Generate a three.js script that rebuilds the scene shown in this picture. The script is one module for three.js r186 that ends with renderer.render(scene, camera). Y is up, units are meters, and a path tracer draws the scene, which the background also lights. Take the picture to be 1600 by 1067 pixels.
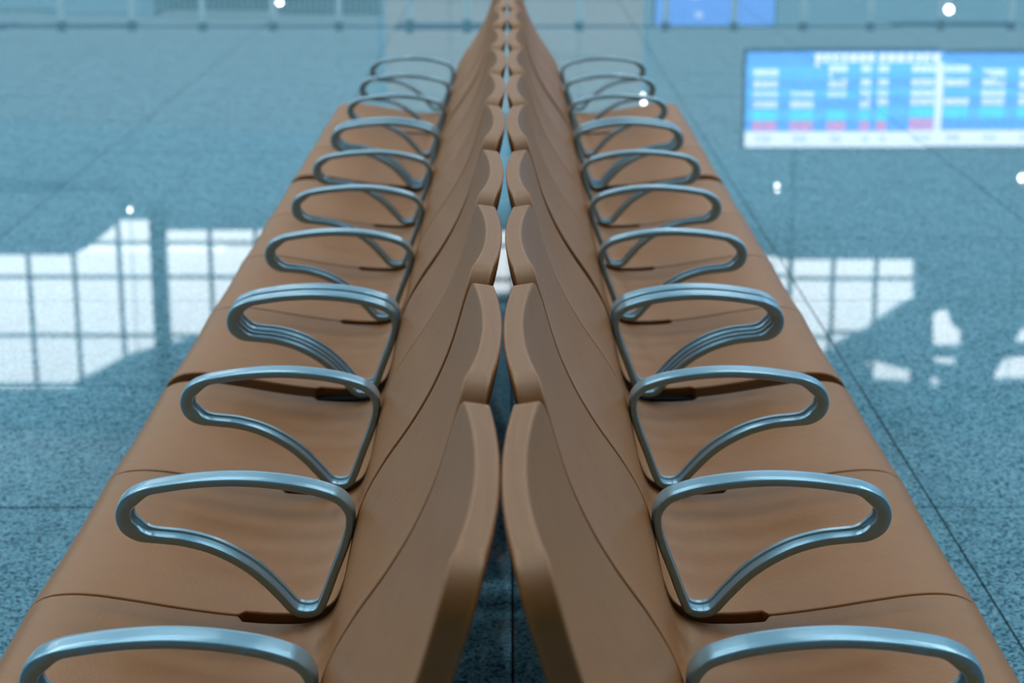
import * as THREE from 'three';
import { RectAreaLightUniformsLib } from 'three/addons/lights/RectAreaLightUniformsLib.js';
import { mergeGeometries, toCreasedNormals } from 'three/addons/utils/BufferGeometryUtils.js';
import { RoundedBoxGeometry } from 'three/addons/geometries/RoundedBoxGeometry.js';

// ---------------------------------------------------------------- camera, sky, lights, exposure
// World: y up, metres, the bench row runs along -z.  d = distance ahead of the camera = -z.
const scene = new THREE.Scene();
const FPX = 2826, PITCH = THREE.MathUtils.degToRad(15.9), CAM = new THREE.Vector3(0.010, 1.62, 0), CX = 797;
const camera = new THREE.PerspectiveCamera(2 * THREE.MathUtils.radToDeg(Math.atan(533.5 / FPX)), 1600 / 1067, 0.05, 300);
camera.position.copy(CAM);
camera.rotation.order = 'YXZ';
camera.rotation.set(-PITCH, -(800 - CX) / FPX, 0);
camera.focus = 2.75;
camera.userData.fStop = 4.8;
scene.add(camera);

scene.background = new THREE.Color().setRGB(0.90, 0.96, 1.0);   // overcast sky outside the clerestory
scene.backgroundIntensity = 2.9;

const renderer = new THREE.WebGLRenderer({ antialias: true });
renderer.toneMapping = THREE.LinearToneMapping;
renderer.toneMappingExposure = 1.0;
renderer.shadowMap.enabled = true;
RectAreaLightUniformsLib.init();

const LIGHT = new THREE.Color().setRGB(0.74, 0.95, 1.0);
const CEIL = 15;
const PANELS = [];
for (const d of [5, 11, 17, 23, 29]) for (const [x, glow] of [[-25, 11.5], [-14.5, 17], [-5, 6.5], [5, 6.5], [14.5, 17], [25, 11.5]]) PANELS.push([x, d, glow]);
for (const [x, d, glow] of PANELS) {
  const l = new THREE.RectAreaLight(LIGHT, glow, 6, 1.4);
  l.name = 'ceiling_panel_glow';
  l.position.set(x, CEIL - 0.14, -d);
  l.lookAt(x, 0, -d);
  scene.add(l);
}

// ---------------------------------------------------------------- helpers
let seed = 20240611;
const rnd = () => { seed |= 0; seed = (seed + 0x6D2B79F5) | 0; let t = Math.imul(seed ^ (seed >>> 15), 1 | seed); t = (t + Math.imul(t ^ (t >>> 7), 61 | t)) ^ t; return ((t ^ (t >>> 14)) >>> 0) / 4294967296; };
const lin = (r, g, b) => new THREE.Color().setRGB(r, g, b);
const used = new Map();
function numbered(n) { const k = used.get(n) || 0; used.set(n, k + 1); return k ? n + '_' + String(k).padStart(3, '0') : n; }
function mesh(name, geo, mat, parent = scene) {
  const m = new THREE.Mesh(geo, mat);
  m.name = parent === scene ? numbered(name) : name;
  m.castShadow = m.receiveShadow = true;
  parent.add(m);
  return m;
}
function group(name, x, y, z) { const g = new THREE.Group(); g.name = numbered(name); g.position.set(x, y, z); scene.add(g); return g; }
function tag(o, label, category, grp) { o.userData.label = label; o.userData.category = category; if (grp) o.userData.group = grp; return o; }
function struct(o, label) { o.userData.kind = 'structure'; if (label) o.userData.label = label; return o; }
function box(w, h, d, x = 0, y = 0, z = 0) { return new THREE.BoxGeometry(w, h, d).translate(x, y, z); }
function rbox(w, h, d, r, x = 0, y = 0, z = 0) { return new RoundedBoxGeometry(w, h, d, 2, r).translate(x, y, z); }
function extrude(pts, depth, holes = []) {
  const s = new THREE.Shape(pts.map(([a, b]) => new THREE.Vector2(a, b)));
  for (const h of holes) s.holes.push(new THREE.Path(h.map(([a, b]) => new THREE.Vector2(a, b))));
  return new THREE.ExtrudeGeometry(s, { depth, bevelEnabled: false });
}
// A pixel of the polished floor mirrors a point of the hall: the point's height and x at distance d.
function mir(px, py, d) {
  const u = (px - CX) / FPX, v = (py - 533.5) / FPX, c = Math.cos(PITCH), s = Math.sin(PITCH);
  const dy = -s - v * c, dz = c - v * s, t = d / dz;
  return [CAM.x + u * t, -(CAM.y + dy * t)];
}

// ---------------------------------------------------------------- procedural textures
function periodicNoise(n, cells, r) {
  const g = new Float32Array(cells * cells); for (let i = 0; i < g.length; i++) g[i] = r();
  const out = new Float32Array(n * n);
  for (let y = 0; y < n; y++) for (let x = 0; x < n; x++) {
    const fx = x / n * cells, fy = y / n * cells, x0 = Math.floor(fx), y0 = Math.floor(fy);
    let a = fx - x0, b = fy - y0; a = a * a * (3 - 2 * a); b = b * b * (3 - 2 * b);
    const x1 = (x0 + 1) % cells, y1 = (y0 + 1) % cells;
    out[y * n + x] = (g[y0 * cells + x0] * (1 - a) + g[y0 * cells + x1] * a) * (1 - b) + (g[y1 * cells + x0] * (1 - a) + g[y1 * cells + x1] * a) * b;
  }
  return out;
}
function dataTex(n, fn, srgb) {
  const d = new Uint8Array(n * n * 4);
  for (let i = 0; i < n * n; i++) { const c = fn(i); for (let k = 0; k < 3; k++) d[i * 4 + k] = Math.max(0, Math.min(255, Math.round(c[k] * 255))); d[i * 4 + 3] = 255; }
  const t = new THREE.DataTexture(d, n, n); t.wrapS = t.wrapT = THREE.RepeatWrapping; t.magFilter = THREE.LinearFilter;
  t.minFilter = THREE.LinearMipmapLinearFilter; t.generateMipmaps = true;
  if (srgb) t.colorSpace = THREE.SRGBColorSpace; t.needsUpdate = true; return t;
}
const toS = (v) => v <= 0.0031308 ? v * 12.92 : 1.055 * Math.pow(v, 1 / 2.4) - 0.055;
const NG = 1024;
const g1 = periodicNoise(NG, 150, rnd), g2 = periodicNoise(NG, 230, rnd), g3 = periodicNoise(NG, 420, rnd), g4 = periodicNoise(NG, 12, rnd), g5 = periodicNoise(NG, 90, rnd);
const sm = (a, b, x) => { const t = Math.max(0, Math.min(1, (x - a) / (b - a))); return t * t * (3 - 2 * t); };
const graniteTex = dataTex(NG, (i) => {
  const n = 0.45 * g1[i] + 0.35 * g2[i] + 0.2 * g3[i];
  const dark = sm(0.47, 0.37, n), light = sm(0.52, 0.64, 0.6 * g2[i] + 0.4 * g5[i]);
  const t = 0.94 + 0.12 * g4[i];
  const mix = (a, b, k) => a.map((v, j) => v + (b[j] - v) * k);
  let c = [0.165, 0.335, 0.425];
  c = mix(c, [0.290, 0.470, 0.560], light * 0.8);
  c = mix(c, [0.035, 0.090, 0.125], dark * 0.9);
  return c.map((v) => toS(v * t));
}, true);
const p1 = periodicNoise(512, 180, rnd), p2 = periodicNoise(512, 14, rnd), p3 = periodicNoise(512, 60, rnd);
const foamTex = dataTex(512, (i) => { const k = 0.93 + 0.05 * p1[i] + 0.06 * p2[i] + 0.03 * p3[i]; return [k, k * 0.995, k * 0.985]; }, true);
const foamBump = dataTex(512, (i) => { const k = 0.6 * p1[i] + 0.4 * p3[i]; return [k, k, k]; }, false);
foamTex.repeat.set(2.5, 2.5); foamBump.repeat.set(2.5, 2.5);

// ---------------------------------------------------------------- materials
const M = {
  granite: new THREE.MeshPhysicalMaterial({ map: graniteTex, roughness: 0.012, ior: 1.52 }),
  grout: new THREE.MeshStandardMaterial({ color: lin(0.018, 0.03, 0.036), roughness: 0.9 }),
  foam: new THREE.MeshPhysicalMaterial({ color: lin(0.365, 0.120, 0.021), map: foamTex, bumpMap: foamBump, bumpScale: 0.00025, roughness: 0.46, ior: 1.5 }),
  metal: new THREE.MeshPhysicalMaterial({ color: lin(0.28, 0.46, 0.58), metalness: 0.5, roughness: 0.3, clearcoat: 0.5, clearcoatRoughness: 0.1 }),
  darkSteel: new THREE.MeshStandardMaterial({ color: lin(0.02, 0.021, 0.023), metalness: 0.3, roughness: 0.55 }),
  slotShadeBlack: new THREE.MeshPhysicalMaterial({ color: lin(0.008, 0.008, 0.009), roughness: 0.9, specularIntensity: 0.15 }),
  wall: new THREE.MeshStandardMaterial({ color: lin(0.56, 0.74, 0.82), roughness: 0.8 }),
  wallBand: new THREE.MeshStandardMaterial({ color: lin(0.68, 0.71, 0.73), roughness: 0.75 }),
  wallDark: new THREE.MeshStandardMaterial({ color: lin(0.36, 0.21, 0.11), roughness: 0.85 }),
  ceiling: new THREE.MeshStandardMaterial({ color: lin(0.46, 0.54, 0.58), roughness: 0.85 }),
  frame: new THREE.MeshStandardMaterial({ color: lin(0.20, 0.26, 0.29), metalness: 0.2, roughness: 0.5 }),
  fascia: new THREE.MeshStandardMaterial({ color: lin(0.30, 0.36, 0.39), roughness: 0.8 }),
  glass: new THREE.MeshPhysicalMaterial({ color: lin(0.97, 0.99, 1), transmission: 1, thickness: 0, roughness: 0.0, ior: 1.45 }),
  panel: new THREE.MeshStandardMaterial({ color: lin(0.8, 0.8, 0.8), emissive: LIGHT, emissiveIntensity: 2.0 }),
  stone: new THREE.MeshStandardMaterial({ color: lin(0.70, 0.53, 0.47), roughness: 0.6 }),
  slat: new THREE.MeshStandardMaterial({ color: lin(0.16, 0.19, 0.17), roughness: 0.6 }),
  post: new THREE.MeshStandardMaterial({ color: lin(0.7, 0.72, 0.72), metalness: 0.4, roughness: 0.35 }),
  postHead: new THREE.MeshStandardMaterial({ color: lin(0.015, 0.03, 0.05), roughness: 0.5 }),
  belt: new THREE.MeshStandardMaterial({ color: lin(0.02, 0.05, 0.11), roughness: 0.8 }),
  bulb: new THREE.MeshStandardMaterial({ color: lin(1, 1, 1), emissive: lin(0.95, 0.98, 1), emissiveIntensity: 16 }),
  greenLit: new THREE.MeshStandardMaterial({ color: lin(0.05, 0.5, 0.25), emissive: lin(0.08, 0.9, 0.4), emissiveIntensity: 1.2 }),
  casing: new THREE.MeshStandardMaterial({ color: lin(0.05, 0.055, 0.06), roughness: 0.5 }),
};

// ---------------------------------------------------------------- hall: floor of granite tiles
const HX = 30, HB = -12, HF = 50;   // half width, back wall, front wall
const xs = [-7.33, -6.28, -5.23, -4.18, -3.13, -2.08, -0.95, 0.015, 1.06, 2.20, 3.25, 4.30, 5.35, 6.40, 7.45];
const ds = []; for (let k = -3; k <= 16; k++) ds.push(4.19 + 1.0125 * k);
const floor = struct(mesh('floor', box(2 * HX, 0.3, HF - HB, 0, -0.157, -(HF + HB) / 2), M.grout), 'polished blue grey speckled granite floor with dark joints');
const tileGeo = new Map();
function tile(w, d, variant) {
  const key = w.toFixed(3) + '/' + d.toFixed(3) + '/' + variant;
  if (!tileGeo.has(key)) {
    const g = new THREE.BoxGeometry(w - 0.005, 0.02, d - 0.005);
    const uv = g.attributes.uv, p = g.attributes.position, ou = rnd(), ov = rnd();
    for (let i = 0; i < uv.count; i++) uv.setXY(i, p.getX(i) / 1.02 + ou, p.getZ(i) / 1.02 + ov);
    tileGeo.set(key, g);
  }
  return tileGeo.get(key);
}
for (let i = 0; i + 1 < xs.length; i++) for (let j = 0; j + 1 < ds.length; j++) {
  const t = mesh('floor_tile', tile(xs[i + 1] - xs[i], ds[j + 1] - ds[j], (i * 7 + j * 3) % 5), M.granite, floor);
  t.position.set((xs[i] + xs[i + 1]) / 2, -0.010, -(ds[j] + ds[j + 1]) / 2);
  t.rotation.set((rnd() - 0.5) * 0.0022, 0, (rnd() - 0.5) * 0.0022);
}
{ // the same tiles on to the walls
  const gx = [], gd = [], parts = [];
  for (let x = xs[0]; x > -HX; x -= 1.05) gx.push(x); gx.push(-HX); gx.reverse();
  const nl = gx.length - 1; for (const x of xs.slice(1)) gx.push(x);
  const nr = gx.length - 1; for (let x = xs[xs.length - 1] + 1.05; x < HX; x += 1.05) gx.push(x); gx.push(HX);
  for (let d = ds[0]; d > HB; d -= 1.0125) gd.push(d); gd.push(HB); gd.reverse();
  const ml = gd.length - 1; for (const d of ds.slice(1)) gd.push(d);
  const mr = gd.length - 1; for (let d = ds[ds.length - 1] + 1.0125; d < HF; d += 1.0125) gd.push(d); gd.push(HF);
  for (let i = 0; i + 1 < gx.length; i++) for (let j = 0; j + 1 < gd.length; j++) {
    if (i >= nl && i < nr && j >= ml && j < mr) continue;
    const w = gx[i + 1] - gx[i], d = gd[j + 1] - gd[j]; if (w < 0.05 || d < 0.05) continue;
    const g = tile(w, d, (i + 2 * j) % 3).clone(); g.translate((gx[i] + gx[i + 1]) / 2, -0.010, -(gd[j] + gd[j + 1]) / 2); parts.push(g);
  }
  mesh('outer_floor_tiles', mergeGeometries(parts), M.granite, floor).userData.kind = 'stuff';
}

// ---------------------------------------------------------------- hall: walls, ceiling, clerestory
const T = 0.4;
struct(mesh('ceiling', box(2 * HX + 2 * T, T, HF - HB + 2 * T, 0, CEIL + T / 2, -(HF + HB) / 2), M.ceiling), 'grey hall ceiling');
struct(mesh('wall_left', box(T, CEIL + 0.3, HF - HB, -HX - T / 2, CEIL / 2 - 0.15, -(HF + HB) / 2), M.wall), 'pale blue grey side wall');
struct(mesh('wall_right', box(T, CEIL + 0.3, HF - HB, HX + T / 2, CEIL / 2 - 0.15, -(HF + HB) / 2), M.wall), 'pale blue grey side wall');
struct(mesh('wall_back', box(2 * HX + 2 * T, CEIL + 0.3, T, 0, CEIL / 2 - 0.15, -HB + T / 2), M.wallDark), 'brown rear wall of the hall');
// openings, traced from their mirror image on the floor
const W = (pts) => pts.map(([a, b]) => mir(a, b, HF));
const mainOpening = W([[-700, 346], [232, 346], [232, 362], [1060, 362], [1100, 405], [1430, 405], [1430, 468], [1350, 524], [1290, 552], [1215, 597], [1080, 600], [900, 456], [797, 458], [560, 470], [400, 505], [205, 556], [110, 604], [-700, 606]]);
const smallOpenings = [
  [[1352, 571], [1366, 570], [1430, 588], [1428, 606], [1366, 602]],
  [[1457, 497], [1468, 490], [1482, 492], [1488, 515], [1503, 526], [1502, 549], [1457, 549]],
  [[1458, 564], [1496, 566], [1492, 580], [1458, 575]],
  [[1452, 597], [1462, 597], [1472, 610], [1455, 611]],
  [[1552, 590], [1568, 566], [1640, 560], [1640, 600], [1554, 603]],
  [[1582, 543], [1596, 520], [1640, 515], [1640, 546]],
].map(W);
struct(mesh('wall_front', extrude([[-HX - T, -0.3], [HX + T, -0.3], [HX + T, CEIL], [-HX - T, CEIL]], T, [mainOpening, ...smallOpenings]).translate(0, 0, -HF - T), M.wall), 'far wall with a band of high windows');
struct(mesh('trim_1', extrude([mir(-1100, 20, HF), mir(590, 20, HF), mir(590, 202, HF), mir(470, 202, HF), mir(200, 191, HF), mir(0, 184, HF), mir(-1100, 168, HF)], 0.12).translate(0, 0, -HF), M.wallBand), 'pale cladding band on the far wall');
struct(mesh('trim_2', extrude([mir(1015, 40, HF), mir(2100, 40, HF), mir(2100, 235, HF), mir(1015, 235, HF)], 0.12).translate(0, 0, -HF), M.wallBand), 'pale cladding band on the far wall');
{ // window: mullions, transoms and one pane for each field
  const win = new THREE.Group(); win.name = 'window_1'; scene.add(win); struct(win, 'high window band with a grid of mullions');
  const xsp = []; for (let k = -7; k <= 15; k++) xsp.push(36.5 + 72 * k);
  const vx = xsp.filter((x) => Math.abs(x - 252) > 20 && x < 1130).concat([1174, 1241, 1308, 1376, 1442]);
  const hy = [346, 384, 437, 528, 606];
  for (const x of vx) { const [a, h0] = mir(x, 340, HF), [, h1] = mir(x, 612, HF); mesh('mullion', box(0.11, h1 - h0, 0.16, a, (h0 + h1) / 2, -HF - 0.2), M.frame, win); }
  { const [a, h0] = mir(244, 330, HF), [, h1] = mir(244, 612, HF); mesh('pillar', box(0.45, h1 - h0, 0.3, a, (h0 + h1) / 2, -HF - 0.1), M.frame, win); }
  const xl = mir(-740, 400, HF)[0], xr = mir(1450, 400, HF)[0];
  for (const y of hy.slice(1, 4)) mesh('transom', box(xr - xl, 0.09, 0.12, (xl + xr) / 2, mir(797, y, HF)[1], -HF - 0.2), M.frame, win);
  const cols = vx.map((x) => mir(x, 450, HF)[0]).concat([mir(244, 450, HF)[0]]).sort((a, b) => a - b);
  for (let i = 0; i + 1 < cols.length; i++) for (let j = 0; j < 4; j++) {
    const h0 = mir(797, hy[j], HF)[1], h1 = mir(797, hy[j + 1], HF)[1];
    mesh('pane', box(cols[i + 1] - cols[i] - 0.06, h1 - h0 - 0.05, 0.012, (cols[i] + cols[i + 1]) / 2, (h0 + h1) / 2, -HF - 0.3), M.glass, win);
  }
}
{ // a stepped roof of a shop unit stands in front of the window's lower edge
  struct(mesh('trim_3', extrude([[-700, 300], [-700, 402], [112, 400], [140, 388], [182, 352], [182, 300]].map(([a, b]) => mir(a, b, HF - 0.6)), 0.4).translate(0, 0, -HF + 0.2), M.wall), 'stepped parapet below the high windows');
}
// ceiling light panels
PANELS.forEach(([x, d]) => {
  const g = group('ceiling_light', x, CEIL, -d);
  tag(g, 'long white light panel on the grey hall ceiling', 'ceiling light', 'light panels on the hall ceiling');
  mesh('housing', box(6.2, 0.1, 1.6, 0, -0.05, 0), M.casing, g);
  mesh('diffuser', box(6, 0.02, 1.4, 0, -0.11, 0), M.panel, g);
});

// ---------------------------------------------------------------- the moulded seat shell
const PITCHZ = 0.5625, TH = 0.033;
const PROFILE = [[0.690, 0.384], [0.722, 0.389], [0.742, 0.406], [0.7475, 0.428], [0.737, 0.451], [0.714, 0.466], [0.680, 0.4715], [0.640, 0.470], [0.580, 0.461], [0.500, 0.447], [0.420, 0.436], [0.350, 0.431], [0.300, 0.434], [0.270, 0.449], [0.252, 0.484], [0.241, 0.530], [0.229, 0.590], [0.211, 0.641], [0.184, 0.689], [0.141, 0.752], [0.111, 0.803], [0.085, 0.860], [0.068, 0.912], [0.0570, 0.955], [0.0520, 0.986]];
const X0 = 0.40;   // a bench stands 0.40 m off the row's axis
function makeShell() {
  const curve = new THREE.CatmullRomCurve3(PROFILE.map(([x, y]) => new THREE.Vector3(x, y, 0)), false, 'centripetal');
  const N = 400, raw = curve.getPoints(N), len = [0];
  for (let i = 1; i <= N; i++) len.push(len[i - 1] + raw[i].distanceTo(raw[i - 1]));
  const H = len[N];
  const at = (s) => { let i = 1; while (i < N && len[i] < s) i++; const k = (s - len[i - 1]) / (len[i] - len[i - 1]); return raw[i - 1].clone().lerp(raw[i], k); };
  const sOf = (test) => { for (let i = 0; i <= N; i++) if (test(raw[i])) return len[i]; return H; };
  const sNotch0 = sOf((p) => p.y > 0.42 && p.x < 0.412), sNotch1 = sOf((p) => p.x < 0.26 && p.y > 0.50), sCrease = sOf((p) => p.x < 0.285 && p.y > 0.42), sBack = sOf((p) => p.x < 0.24 && p.y > 0.5);
  const R = 0.060, E = 0.005, rows = [];
  const e0 = 0.012;
  for (const k of [0, 0.3, 0.6, 1]) rows.push([e0 * k, 0.006 * (1 - k)]);
  for (let s = 0.02; s < sNotch0 - 0.016; s += 0.014) rows.push([s, 0]);
  for (let s = sNotch0 - 0.014; s < sNotch0 + 0.014; s += 0.0028) rows.push([s, 0]);
  for (let s = sNotch0 + 0.018; s < sNotch1 - 0.05; s += 0.010) rows.push([s, 0]);
  for (let s = sNotch1 - 0.046; s < sNotch1 + 0.014; s += 0.005) rows.push([s, 0]);
  for (let s = sNotch1 + 0.02; s < H - R - 0.005; s += 0.014) rows.push([s, 0]);
  for (let k = 0; k <= 8; k++) { const s = H - R + (R - E) * Math.sin(k / 8 * Math.PI / 2 * 0.86) / Math.sin(Math.PI / 2 * 0.86); rows.push([s, 0]); }
  for (const k of [0.3, 0.6, 0.85, 1]) rows.push([H - E + E * Math.sin(k * Math.PI / 2), E * (1 - Math.cos(k * Math.PI / 2))]);
  const NV = 18, NE = 4, pos = [], uvs = [], rowStart = [];
  for (const [s, inset] of rows) {
    const p = at(s), q0 = at(Math.max(0, s - 0.004)), q1 = at(Math.min(H, s + 0.004));
    const tx = q1.x - q0.x, ty = q1.y - q0.y, tl = Math.hypot(tx, ty), nx = ty / tl, ny = -tx / tl;   // towards the sitter
    const back = sm(sBack - 0.05, sBack + 0.15, s);
    let w = PITCHZ / 2 - (0.0016 + 0.005 * sm(sCrease, sBack + 0.1, s));
    w -= 0.0170 * sm(sNotch0 - 0.006, sNotch0 + 0.006, s) * (1 - sm(sNotch1 - 0.035, sNotch1 + 0.01, s));
    if (s > H - R) { const u = Math.min(1, (s - (H - R)) / R); w = w - R + R * Math.sqrt(Math.max(0, 1 - u * u)); }
    const front = 1 - sm(0.02, 0.10, s);
    const sag = 0.0035 * (1 - back) * (1 - front) + 0.025 * back;
    const e = E, T2 = TH, thin = 0.005 * back;
    const pt = (z, dep) => {   // dep: depth behind the front surface
      const zz = z / (PITCHZ / 2), sg = sag * (1 - zz * zz);
      const o = -(sg + dep - (dep > T2 / 2 ? thin * (1 - zz * zz) : 0));
      pos.push(p.x + nx * o - X0, p.y + ny * o, z); uvs.push(s, z + (dep > T2 / 2 ? 0.6 : 0));
    };
    rowStart.push(pos.length / 3);
    const wi = w - inset;
    for (let i = 0; i <= NV; i++) { const z = -wi + e + (2 * wi - 2 * e) * i / NV; pt(z, inset); }
    for (let k = 1; k <= NE; k++) { const a = k / NE * Math.PI / 2; pt(wi - e + e * Math.sin(a), inset + e * (1 - Math.cos(a))); }
    for (let k = 0; k < NE; k++) { const a = k / NE * Math.PI / 2; pt(wi - e + e * Math.cos(a), T2 - inset - e + e * Math.sin(a)); }
    for (let i = NV; i >= 0; i--) { const z = -wi + e + (2 * wi - 2 * e) * i / NV; pt(z, T2 - inset); }
    for (let k = 1; k <= NE; k++) { const a = k / NE * Math.PI / 2; pt(-wi + e - e * Math.sin(a), T2 - inset - e * (1 - Math.cos(a))); }
    for (let k = 0; k < NE; k++) { const a = k / NE * Math.PI / 2; pt(-wi + e - e * Math.cos(a), inset + e - e * Math.sin(a)); }
  }
  const L = 2 * (NV + 1) + 4 * NE, cut = rows.findIndex(([s]) => s >= sCrease);
  const idxSeat = [], idxBack = [];
  for (let r = 0; r + 1 < rows.length; r++) {
    const I = r < cut ? idxSeat : idxBack;
    for (let k = 0; k < L; k++) { const a = rowStart[r] + k, b = rowStart[r] + (k + 1) % L, c = rowStart[r + 1] + k, d = rowStart[r + 1] + (k + 1) % L; I.push(a, b, c, b, d, c); }
  }
  const cap = (I, r, flip) => {   // front point i pairs with its rear point
    const f = (i) => rowStart[r] + i, b = (i) => rowStart[r] + NV + 2 * NE + 1 + (NV - i);
    for (let i = 0; i < NV; i++) { const q = [f(i), f(i + 1), b(i), f(i + 1), b(i + 1), b(i)]; if (flip) q.reverse(); I.push(...q); }
    const sideA = [f(NV)]; for (let k = 1; k <= 2 * NE; k++) sideA.push(rowStart[r] + NV + k); sideA.push(b(NV));
    for (let k = 1; k + 1 < sideA.length; k++) { const q = [sideA[0], sideA[k], sideA[k + 1]]; if (flip) q.reverse(); I.push(...q); }
    const sideB = [b(0)]; for (let k = 1; k <= 2 * NE; k++) sideB.push(rowStart[r] + 2 * (NV + 1) + 2 * NE + k - 1); sideB.push(f(0));
    for (let k = 1; k + 1 < sideB.length; k++) { const q = [sideB[0], sideB[k], sideB[k + 1]]; if (flip) q.reverse(); I.push(...q); }
  };
  cap(idxSeat, 0, true); cap(idxBack, rows.length - 1, false);
  const whole = new THREE.BufferGeometry();
  whole.setAttribute('position', new THREE.Float32BufferAttribute(pos, 3));
  whole.setAttribute('uv', new THREE.Float32BufferAttribute(uvs, 2));
  whole.setIndex([...idxSeat, ...idxBack]); whole.computeVertexNormals();
  const sub = (I) => {
    const map = new Map(), P = [], Nn = [], U = [], J = [], a = whole.attributes;
    for (const v of I) { if (!map.has(v)) { map.set(v, map.size); P.push(a.position.getX(v), a.position.getY(v), a.position.getZ(v)); Nn.push(a.normal.getX(v), a.normal.getY(v), a.normal.getZ(v)); U.push(a.uv.getX(v), a.uv.getY(v)); } J.push(map.get(v)); }
    const g = new THREE.BufferGeometry();
    g.setAttribute('position', new THREE.Float32BufferAttribute(P, 3)); g.setAttribute('normal', new THREE.Float32BufferAttribute(Nn, 3)); g.setAttribute('uv', new THREE.Float32BufferAttribute(U, 2)); g.setIndex(J); return g;
  };
  return [sub(idxSeat), sub(idxBack)];
}
const [seatGeo, backGeo] = makeShell();
const PIVOT = [0.285 - X0, 0.438];   // a backrest leans about the crease
backGeo.translate(-PIVOT[0], -PIVOT[1], 0);

// ---------------------------------------------------------------- the looped armrest: a flat bar swept round a closed path
function makeArm() {
  const path = [[0.302, 0.4455], [0.322, 0.449], [0.345, 0.474], [0.372, 0.503], [0.400, 0.526], [0.445, 0.551], [0.490, 0.5645], [0.530, 0.5695], [0.560, 0.5735], [0.580, 0.587], [0.5865, 0.607], [0.578, 0.630], [0.553, 0.6445], [0.520, 0.6520], [0.465, 0.6595], [0.402, 0.6620], [0.335, 0.6565], [0.280, 0.6450], [0.250, 0.632], [0.2365, 0.613], [0.2355, 0.592], [0.243, 0.562], [0.261, 0.514], [0.279, 0.466], [0.287, 0.451]];
  const c = new THREE.CatmullRomCurve3(path.map(([x, y]) => new THREE.Vector3(x - X0, y, 0)), true, 'centripetal');
  const N = 150, pts = c.getSpacedPoints(N).slice(0, N);
  // cross section: a = along the path's outward normal, b = along z
  const cs = []; const hw = 0.0225, ht = 0.0062, r = 0.0032;
  const arc = (ca, cb, a0) => { for (let k = 0; k <= 3; k++) { const a = a0 + k / 3 * Math.PI / 2; cs.push([ca + r * Math.sin(a), cb + r * Math.cos(a)]); } };
  arc(ht - r, hw - r, 0);                      // outer face, +z corner
  cs.push([ht + 0.0012, hw * 0.35], [ht + 0.0012, -hw * 0.35]);
  arc(ht - r, -hw + r, Math.PI / 2);
  arc(-ht + r, -hw + r, Math.PI);              // inner face with a shallow channel
  cs.push([-ht, -0.0105], [-ht + 0.0030, -0.0085], [-ht + 0.0030, 0.0085], [-ht, 0.0105]);
  arc(-ht + r, hw - r, 3 * Math.PI / 2);
  const L = cs.length, pos = [], uvs = [], idx = [];
  let area = 0; for (let i = 0; i < N; i++) { const p = pts[i], q = pts[(i + 1) % N]; area += p.x * q.y - q.x * p.y; }
  for (let i = 0; i < N; i++) {
    const p = pts[i], a = pts[(i + N - 1) % N], b = pts[(i + 1) % N], tx = b.x - a.x, ty = b.y - a.y, tl = Math.hypot(tx, ty), k = area > 0 ? 1 : -1;
    const nx = k * ty / tl, ny = -k * tx / tl;
    const fat = 1 + 0.8 * sm(0.535 - X0, 0.575 - X0, p.x);   // the bar thickens round its tip
    for (const [o, z] of cs) { const q = o < 0 ? o * (2 * fat - 1) : o; pos.push(p.x + nx * q, p.y + ny * q, z); uvs.push(i / N, z); }
  }
  for (let i = 0; i < N; i++) for (let k = 0; k < L; k++) {
    const a = i * L + k, b = i * L + (k + 1) % L, c2 = ((i + 1) % N) * L + k, d = ((i + 1) % N) * L + (k + 1) % L;
    if (area > 0) idx.push(a, b, c2, b, d, c2); else idx.push(a, c2, b, b, c2, d);
  }
  const g = new THREE.BufferGeometry();
  g.setAttribute('position', new THREE.Float32BufferAttribute(pos, 3)); g.setAttribute('uv', new THREE.Float32BufferAttribute(uvs, 2)); g.setIndex(idx);
  return toCreasedNormals(g, 0.5);
}
const armGeo = makeArm();
const bracketGeo = rbox(0.150, 0.026, 0.033, 0.003, 0.338 - X0, 0.402, 0);  // bracket widened to a black plate so the armrest slot looks deeply shaded

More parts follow.
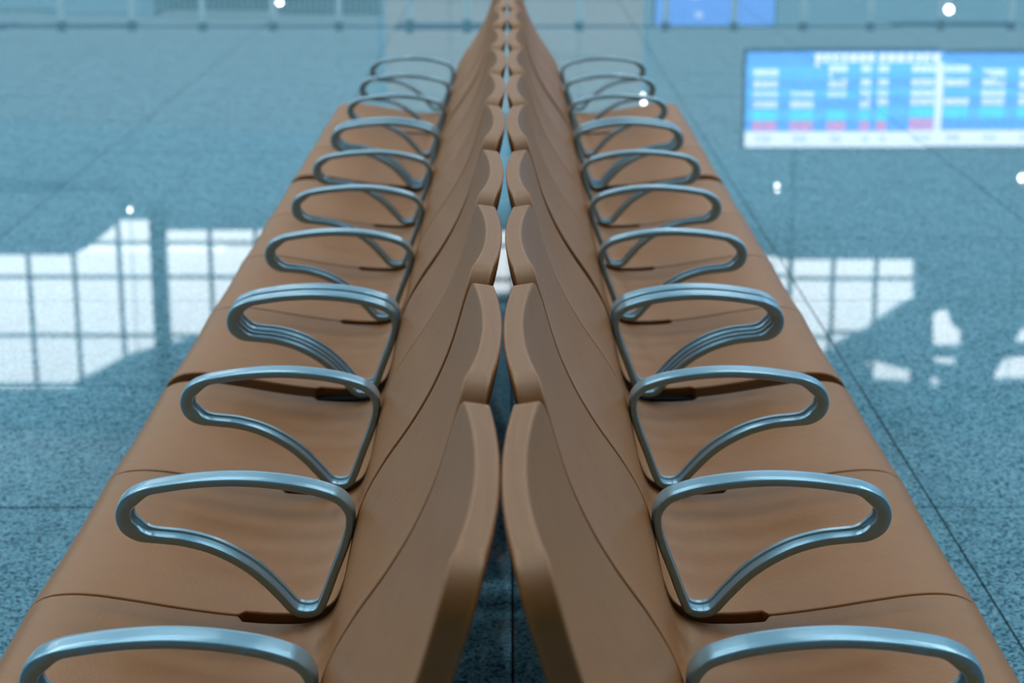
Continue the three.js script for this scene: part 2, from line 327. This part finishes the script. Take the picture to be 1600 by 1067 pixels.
// ---------------------------------------------------------------- benches: modules of four and three seats on both sides of the axis
const LEAN = { left: [0, 0, 0.3, 0.2, 0.05, 0.2, 0, 0.15, 0.05, 0.2, 0.1], right: [0.04, 0.05, 0.15, 0.1, 0.05, 0, 0.12, 0.05, 0.1, 0, 0.05] };
const MODULES = [[1.475, 4, 0], [3.785, 4, 4], [6.115, 3, 8]];
function bench(side, d0, n, first, label) {
  const L = n * PITCHZ, s = side === 'right' ? 1 : -1;
  const g = group('airport_bench', s * X0, 0, -(d0 + L / 2));
  g.rotation.y = side === 'right' ? 0 : Math.PI;
  tag(g, label, 'bench', 'back to back benches in one row');
  for (let k = 0; k < n; k++) {
    const along = d0 + (k + 0.5) * PITCHZ - (d0 + L / 2);      // distance ahead of the module's middle
    const z = side === 'right' ? -along : along;
    const seat = mesh('seat', seatGeo, M.foam, g); seat.position.z = z;
    const b = mesh('backrest', backGeo, M.foam, g); b.position.set(PIVOT[0], PIVOT[1], z); b.rotation.z = -THREE.MathUtils.degToRad(LEAN[side][first + k]);
  }
  for (let k = 0; k <= n; k++) {
    const z = (k - n / 2) * PITCHZ;
    const a = mesh('armrest', armGeo, M.metal, g); a.position.z = z; a.userData.label = 'looped silver metal armrest';
    mesh('bracket', bracketGeo, M.slotShadeBlack, a).userData.label = 'mounting bracket widened to a black plate that darkens the slot';
  }
  mesh('beam', rbox(0.15, 0.06, L - 0.02, 0.006, 0.345 - X0, 0.365, 0), M.darkSteel, g);
  for (const e of [-1, 1]) {
    const z = e * (L / 2 - PITCHZ * 0.5);
    const leg = mesh('leg', rbox(0.05, 0.32, 0.07, 0.008, 0.345 - X0, 0.18, z), M.darkSteel, g);
    mesh('foot_bar', rbox(0.52, 0.03, 0.06, 0.01, 0.36 - X0, 0.016, z), M.darkSteel, leg);
  }
}
const LAB = [
  ['brown four seat bench at the open row end, facing the mirrored window grid', 'brown four seat bench at the open row end, facing the mirrored departure board'],
  ['brown four seat bench in the row middle, facing the mirrored window grid', 'brown four seat bench in the row middle, facing the mirrored departure board'],
  ['brown three seat bench at the kiosk end, facing the pale wall mirrored in the floor', 'brown three seat bench at the kiosk end, facing the mirrored departure board'],
];
MODULES.forEach(([d0, n, first], i) => { bench('left', d0, n, first, LAB[i][0]); bench('right', d0, n, first, LAB[i][1]); });

// ---------------------------------------------------------------- what the floor mirrors: kiosk, belt barrier, boards, lamps
{ // stone clad kiosk behind the row's end
  const D = 27, [xa] = mir(602, 40, D), [xb] = mir(1006, 40, D), h = mir(800, 178, D)[1], w = xb - xa, cx = (xa + xb) / 2;
  const k = tag(group('stone_kiosk', cx, 0, -D - 1.2), 'grey stone clad kiosk beyond the end of the bench row', 'kiosk');
  mesh('core', box(w - 0.06, h, 2.34, 0, h / 2, 0), M.frame, k);
  const n = 4;
  for (let i = 0; i < n; i++) for (let j = 0; j < 3; j++) mesh('stone_panel', rbox(w / n - 0.012, h / 3 - 0.012, 0.04, 0.004, -w / 2 + (i + 0.5) * w / n, (j + 0.5) * h / 3, 1.18), M.stone, k);
  mesh('cap', box(w + 0.06, 0.08, 2.46, 0, h + 0.04, 0), M.frame, k);
}
{ // belt barrier: posts 1 m high with dark heads, a dark belt between
  const D = 24.6, spots = [-130, -15, 97, 207, 317, 427, 530, 640, 730, 905, 1040, 1147, 1255, 1360, 1470, 1580].map((px) => mir(px, 40, D)[0]);
  const postG = mergeGeometries([new THREE.CylinderGeometry(0.17, 0.18, 0.03, 20).translate(0, 0.015, 0), new THREE.CylinderGeometry(0.038, 0.038, 0.88, 14).translate(0, 0.47, 0)]);
  const headG = new THREE.CylinderGeometry(0.06, 0.06, 0.13, 16).translate(0, 0.975, 0);
  spots.forEach((x, i) => {
    const p = tag(group('barrier_post', x, 0, -D), 'slim silver queue barrier post with dark head', 'barrier post', 'posts of the queue barrier');
    mesh('post', postG, M.post, p); mesh('head', headG, M.postHead, p);
    if (i + 1 < spots.length) mesh('belt', box(spots[i + 1] - x - 0.12, 0.05, 0.004, (spots[i + 1] - x) / 2, 0.975, 0), M.belt, p);
  });
}
{ // slatted screen at the foot of the far wall
  const D = 49.3, [xa] = mir(240, 0, D), [xb] = mir(596, 0, D), h = mir(400, 20, D)[1], n = 40;
  const g = tag(group('slatted_screen', (xa + xb) / 2, 0, -D), 'dark green grey slatted screen at the foot of the far wall', 'screen');
  mesh('rail', mergeGeometries([box(xb - xa, 0.08, 0.05, 0, h - 0.04, 0), box(xb - xa, 0.08, 0.05, 0, 0.04, 0)]), M.slat, g);
  for (let i = 0; i < n; i++) mesh('slat', box(0.10, h - 0.16, 0.04, (i + 0.5 - n / 2) * (xb - xa) / n, h / 2, 0), M.slat, g);
}
function screenTex(w, h, draw) { const c = document.createElement('canvas'); c.width = w; c.height = h; draw(c.getContext('2d'), w, h); const t = new THREE.CanvasTexture(c); t.colorSpace = THREE.SRGBColorSpace; return t; }
{ // departure board hung over the hall
  const D = 36, [xa, hb] = mir(1168, 84, D), [, ht] = mir(1168, 229, D), xb = mir(1990, 84, D)[0], w = xb - xa, h = ht - hb;
  const tex = screenTex(2048, 512, (c, cw, ch) => {
    c.fillStyle = '#2a8cf0'; c.fillRect(0, 0, cw, ch);
    c.fillStyle = '#eaf4ff'; c.fillRect(0, 0, cw, ch * 0.17);
    for (let r = 0; r < 7; r++) { c.fillStyle = r % 2 ? '#35a4f8' : '#2f86ee'; c.fillRect(0, ch * (0.17 + r * 0.119), cw, ch * 0.119); }
    let k = 7; const rr = () => { k = (k * 16807) % 2147483647; return k / 2147483647; };
    const word = (x, y, ww, hh, n) => { for (let i = 0; i < n; i++) { const bx = x + i * ww / n, bw = ww / n * 0.86; c.fillRect(bx, y, bw, hh * 0.3); c.fillRect(bx, y + hh * 0.66, bw, hh * 0.34); c.fillRect(bx + bw * (rr() * 0.5), y, bw * 0.34, hh); if (rr() > 0.4) c.fillRect(bx, y + hh * 0.4, bw, hh * 0.16); } };
    for (const half of [0, 1]) {
      const bx = half * cw * 0.365, s = cw * 0.365;
      const cols = [[0.04, 0.13, 4], [0.235, 0.125, 4], [0.43, 0.10, 3], [0.60, 0.055, 2], [0.69, 0.055, 2], [0.865, 0.155, 5]];
      cols.forEach(([a, b, n]) => { c.fillStyle = '#a9bfd6'; word(bx + s * (a + 0.02), ch * 0.06, s * b * 0.6, ch * 0.06, n); });
      for (let r = 0; r < 6; r++) {
        c.fillStyle = r === 0 ? (half ? '#14e0c8' : '#f0607e') : r === 1 ? '#10e0d0' : '#f4f8ff';
        if (half && r === 0) continue;
        cols.forEach(([a, b, n]) => { if (r > 1 && rr() < 0.12) return; word(bx + s * a, ch * ((r < 2 ? 0.18 : 0.195) + r * 0.119), s * b, ch * (r < 2 ? 0.098 : 0.066), n); });
      }
    }
    c.fillStyle = '#f4f8ff'; word(cw * 0.13, ch * 0.895, cw * 0.115, ch * 0.085, 7); word(cw * 0.25, ch * 0.895, cw * 0.12, ch * 0.085, 7);
    c.fillStyle = '#dfeaf6'; c.fillRect(cw * 0.362, ch * 0.17, cw * 0.014, ch * 0.72);
  });
  const mat = new THREE.MeshStandardMaterial({ color: lin(0.02, 0.02, 0.02), emissive: lin(1, 1, 1), emissiveMap: tex, emissiveIntensity: 1.9, roughness: 0.4 });
  const g = tag(group('departure_board', (xa + xb) / 2, hb, -D), 'wide blue lit departure board with white, green and red rows', 'display board');
  mesh('casing', box(w + 0.12, h + 0.12, 0.2, 0, h / 2, -0.12), M.casing, g);
  mesh('screen', new THREE.PlaneGeometry(w, h).translate(0, h / 2, 0.0), mat, g);
  for (const e of [-1, 1]) mesh('hanger', new THREE.CylinderGeometry(0.04, 0.04, CEIL - ht - 0.06, 10).translate(e * w * 0.4, h + 0.06 + (CEIL - ht - 0.06) / 2, -0.12), M.casing, g);
  const l = new THREE.RectAreaLight(lin(0.35, 0.62, 1), 0.35, w, h); l.position.set((xa + xb) / 2, hb + h / 2, -D + 0.03); l.lookAt((xa + xb) / 2, hb + h / 2, 0); l.name = 'board_glow'; scene.add(l);
}
{ // blue advertising screen on the far side
  const D = 45, [xa, h1] = mir(1024, 37, D), [xb] = mir(1210, 37, D), h0 = 0.7, w = xb - xa, h = h1 - h0;
  const tex = screenTex(256, 256, (c) => { c.fillStyle = '#3a78e6'; c.fillRect(0, 0, 256, 256); c.fillStyle = '#5f9bf2'; for (let i = 0; i < 22; i++) c.fillRect(i * 12, 0, 5, 256); c.fillStyle = '#bcd8ff'; c.fillRect(70, 60, 26, 50); c.fillRect(84, 20, 18, 18); });
  const mat = new THREE.MeshStandardMaterial({ color: lin(0.02, 0.02, 0.02), emissive: lin(1, 1, 1), emissiveMap: tex, emissiveIntensity: 1.0, roughness: 0.4 });
  const g = tag(group('advertising_screen', (xa + xb) / 2, 0, -D), 'bright blue free standing advertising screen', 'display screen');
  mesh('casing', box(w + 0.1, h + 0.1, 0.16, 0, h0 + h / 2, -0.1), M.casing, g);
  mesh('screen', new THREE.PlaneGeometry(w, h).translate(0, h0 + h / 2, 0), mat, g);
  for (const e of [-1, 1]) mesh('foot', box(0.12, h0, 0.4, e * w * 0.35, h0 / 2, -0.1), M.casing, g);
  const l = new THREE.RectAreaLight(lin(0.25, 0.5, 1), 0.3, w, h); l.position.set((xa + xb) / 2, h0 + h / 2, -D + 0.03); l.lookAt((xa + xb) / 2, h0 + h / 2, 0); l.name = 'advertising_glow'; scene.add(l);
}
{ // small bright lamps
  const D = 40;
  for (const [px, py, r] of [[1215, 293, 0.03], [1597, 275, 0.07], [203, 330, 0.035], [620, 157, 0.13], [1000, 155, 0.11], [795, 168, 0.12]]) {
    const [x, y] = mir(px, py, D), g = tag(group('pendant_lamp', x, y, -D), 'small bright round lamp on a long thin ceiling rod', 'lamp', 'pendant lamps over the hall');
    mesh('bulb', new THREE.SphereGeometry(r, 14, 10), M.bulb, g);
    mesh('rod', new THREE.CylinderGeometry(0.012, 0.012, CEIL - y - 0.1, 8).translate(0, (CEIL - y + 0.1) / 2, 0), M.casing, g);
    const l = new THREE.PointLight(lin(0.9, 0.97, 1), 1.0); l.position.set(x, y, -D); l.name = 'pendant_glow'; scene.add(l);
  }
  for (const [px, py] of [[437, 5], [1483, 17]]) {
    const [x, y] = mir(px, py, D), g = tag(group('lamp_post', x, 0, -D), 'short lamp post with a bright round head', 'lamp post', 'lamp posts by the far wall');
    mesh('bulb', new THREE.SphereGeometry(0.08, 14, 10).translate(0, y, 0), M.bulb, g);
    mesh('pole', new THREE.CylinderGeometry(0.03, 0.04, y - 0.12, 10).translate(0, (y - 0.12) / 2, 0), M.post, g);
    const l = new THREE.PointLight(lin(0.9, 0.97, 1), 1.0); l.position.set(x, y, -D); l.name = 'post_glow'; scene.add(l);
  }
  const [x, y] = mir(686, 100, D), s = tag(group('lit_sign', x, y, -D), 'small green lit sign hung above the kiosk', 'sign');
  mesh('case', box(0.5, 0.16, 0.06, 0, 0, -0.04), M.casing, s); mesh('face', box(0.46, 0.12, 0.01, 0, 0, 0), M.greenLit, s);
  mesh('rod', new THREE.CylinderGeometry(0.012, 0.012, CEIL - y - 0.08, 8).translate(0, 0.08 + (CEIL - y - 0.08) / 2, -0.04), M.casing, s);
}

renderer.render(scene, camera);
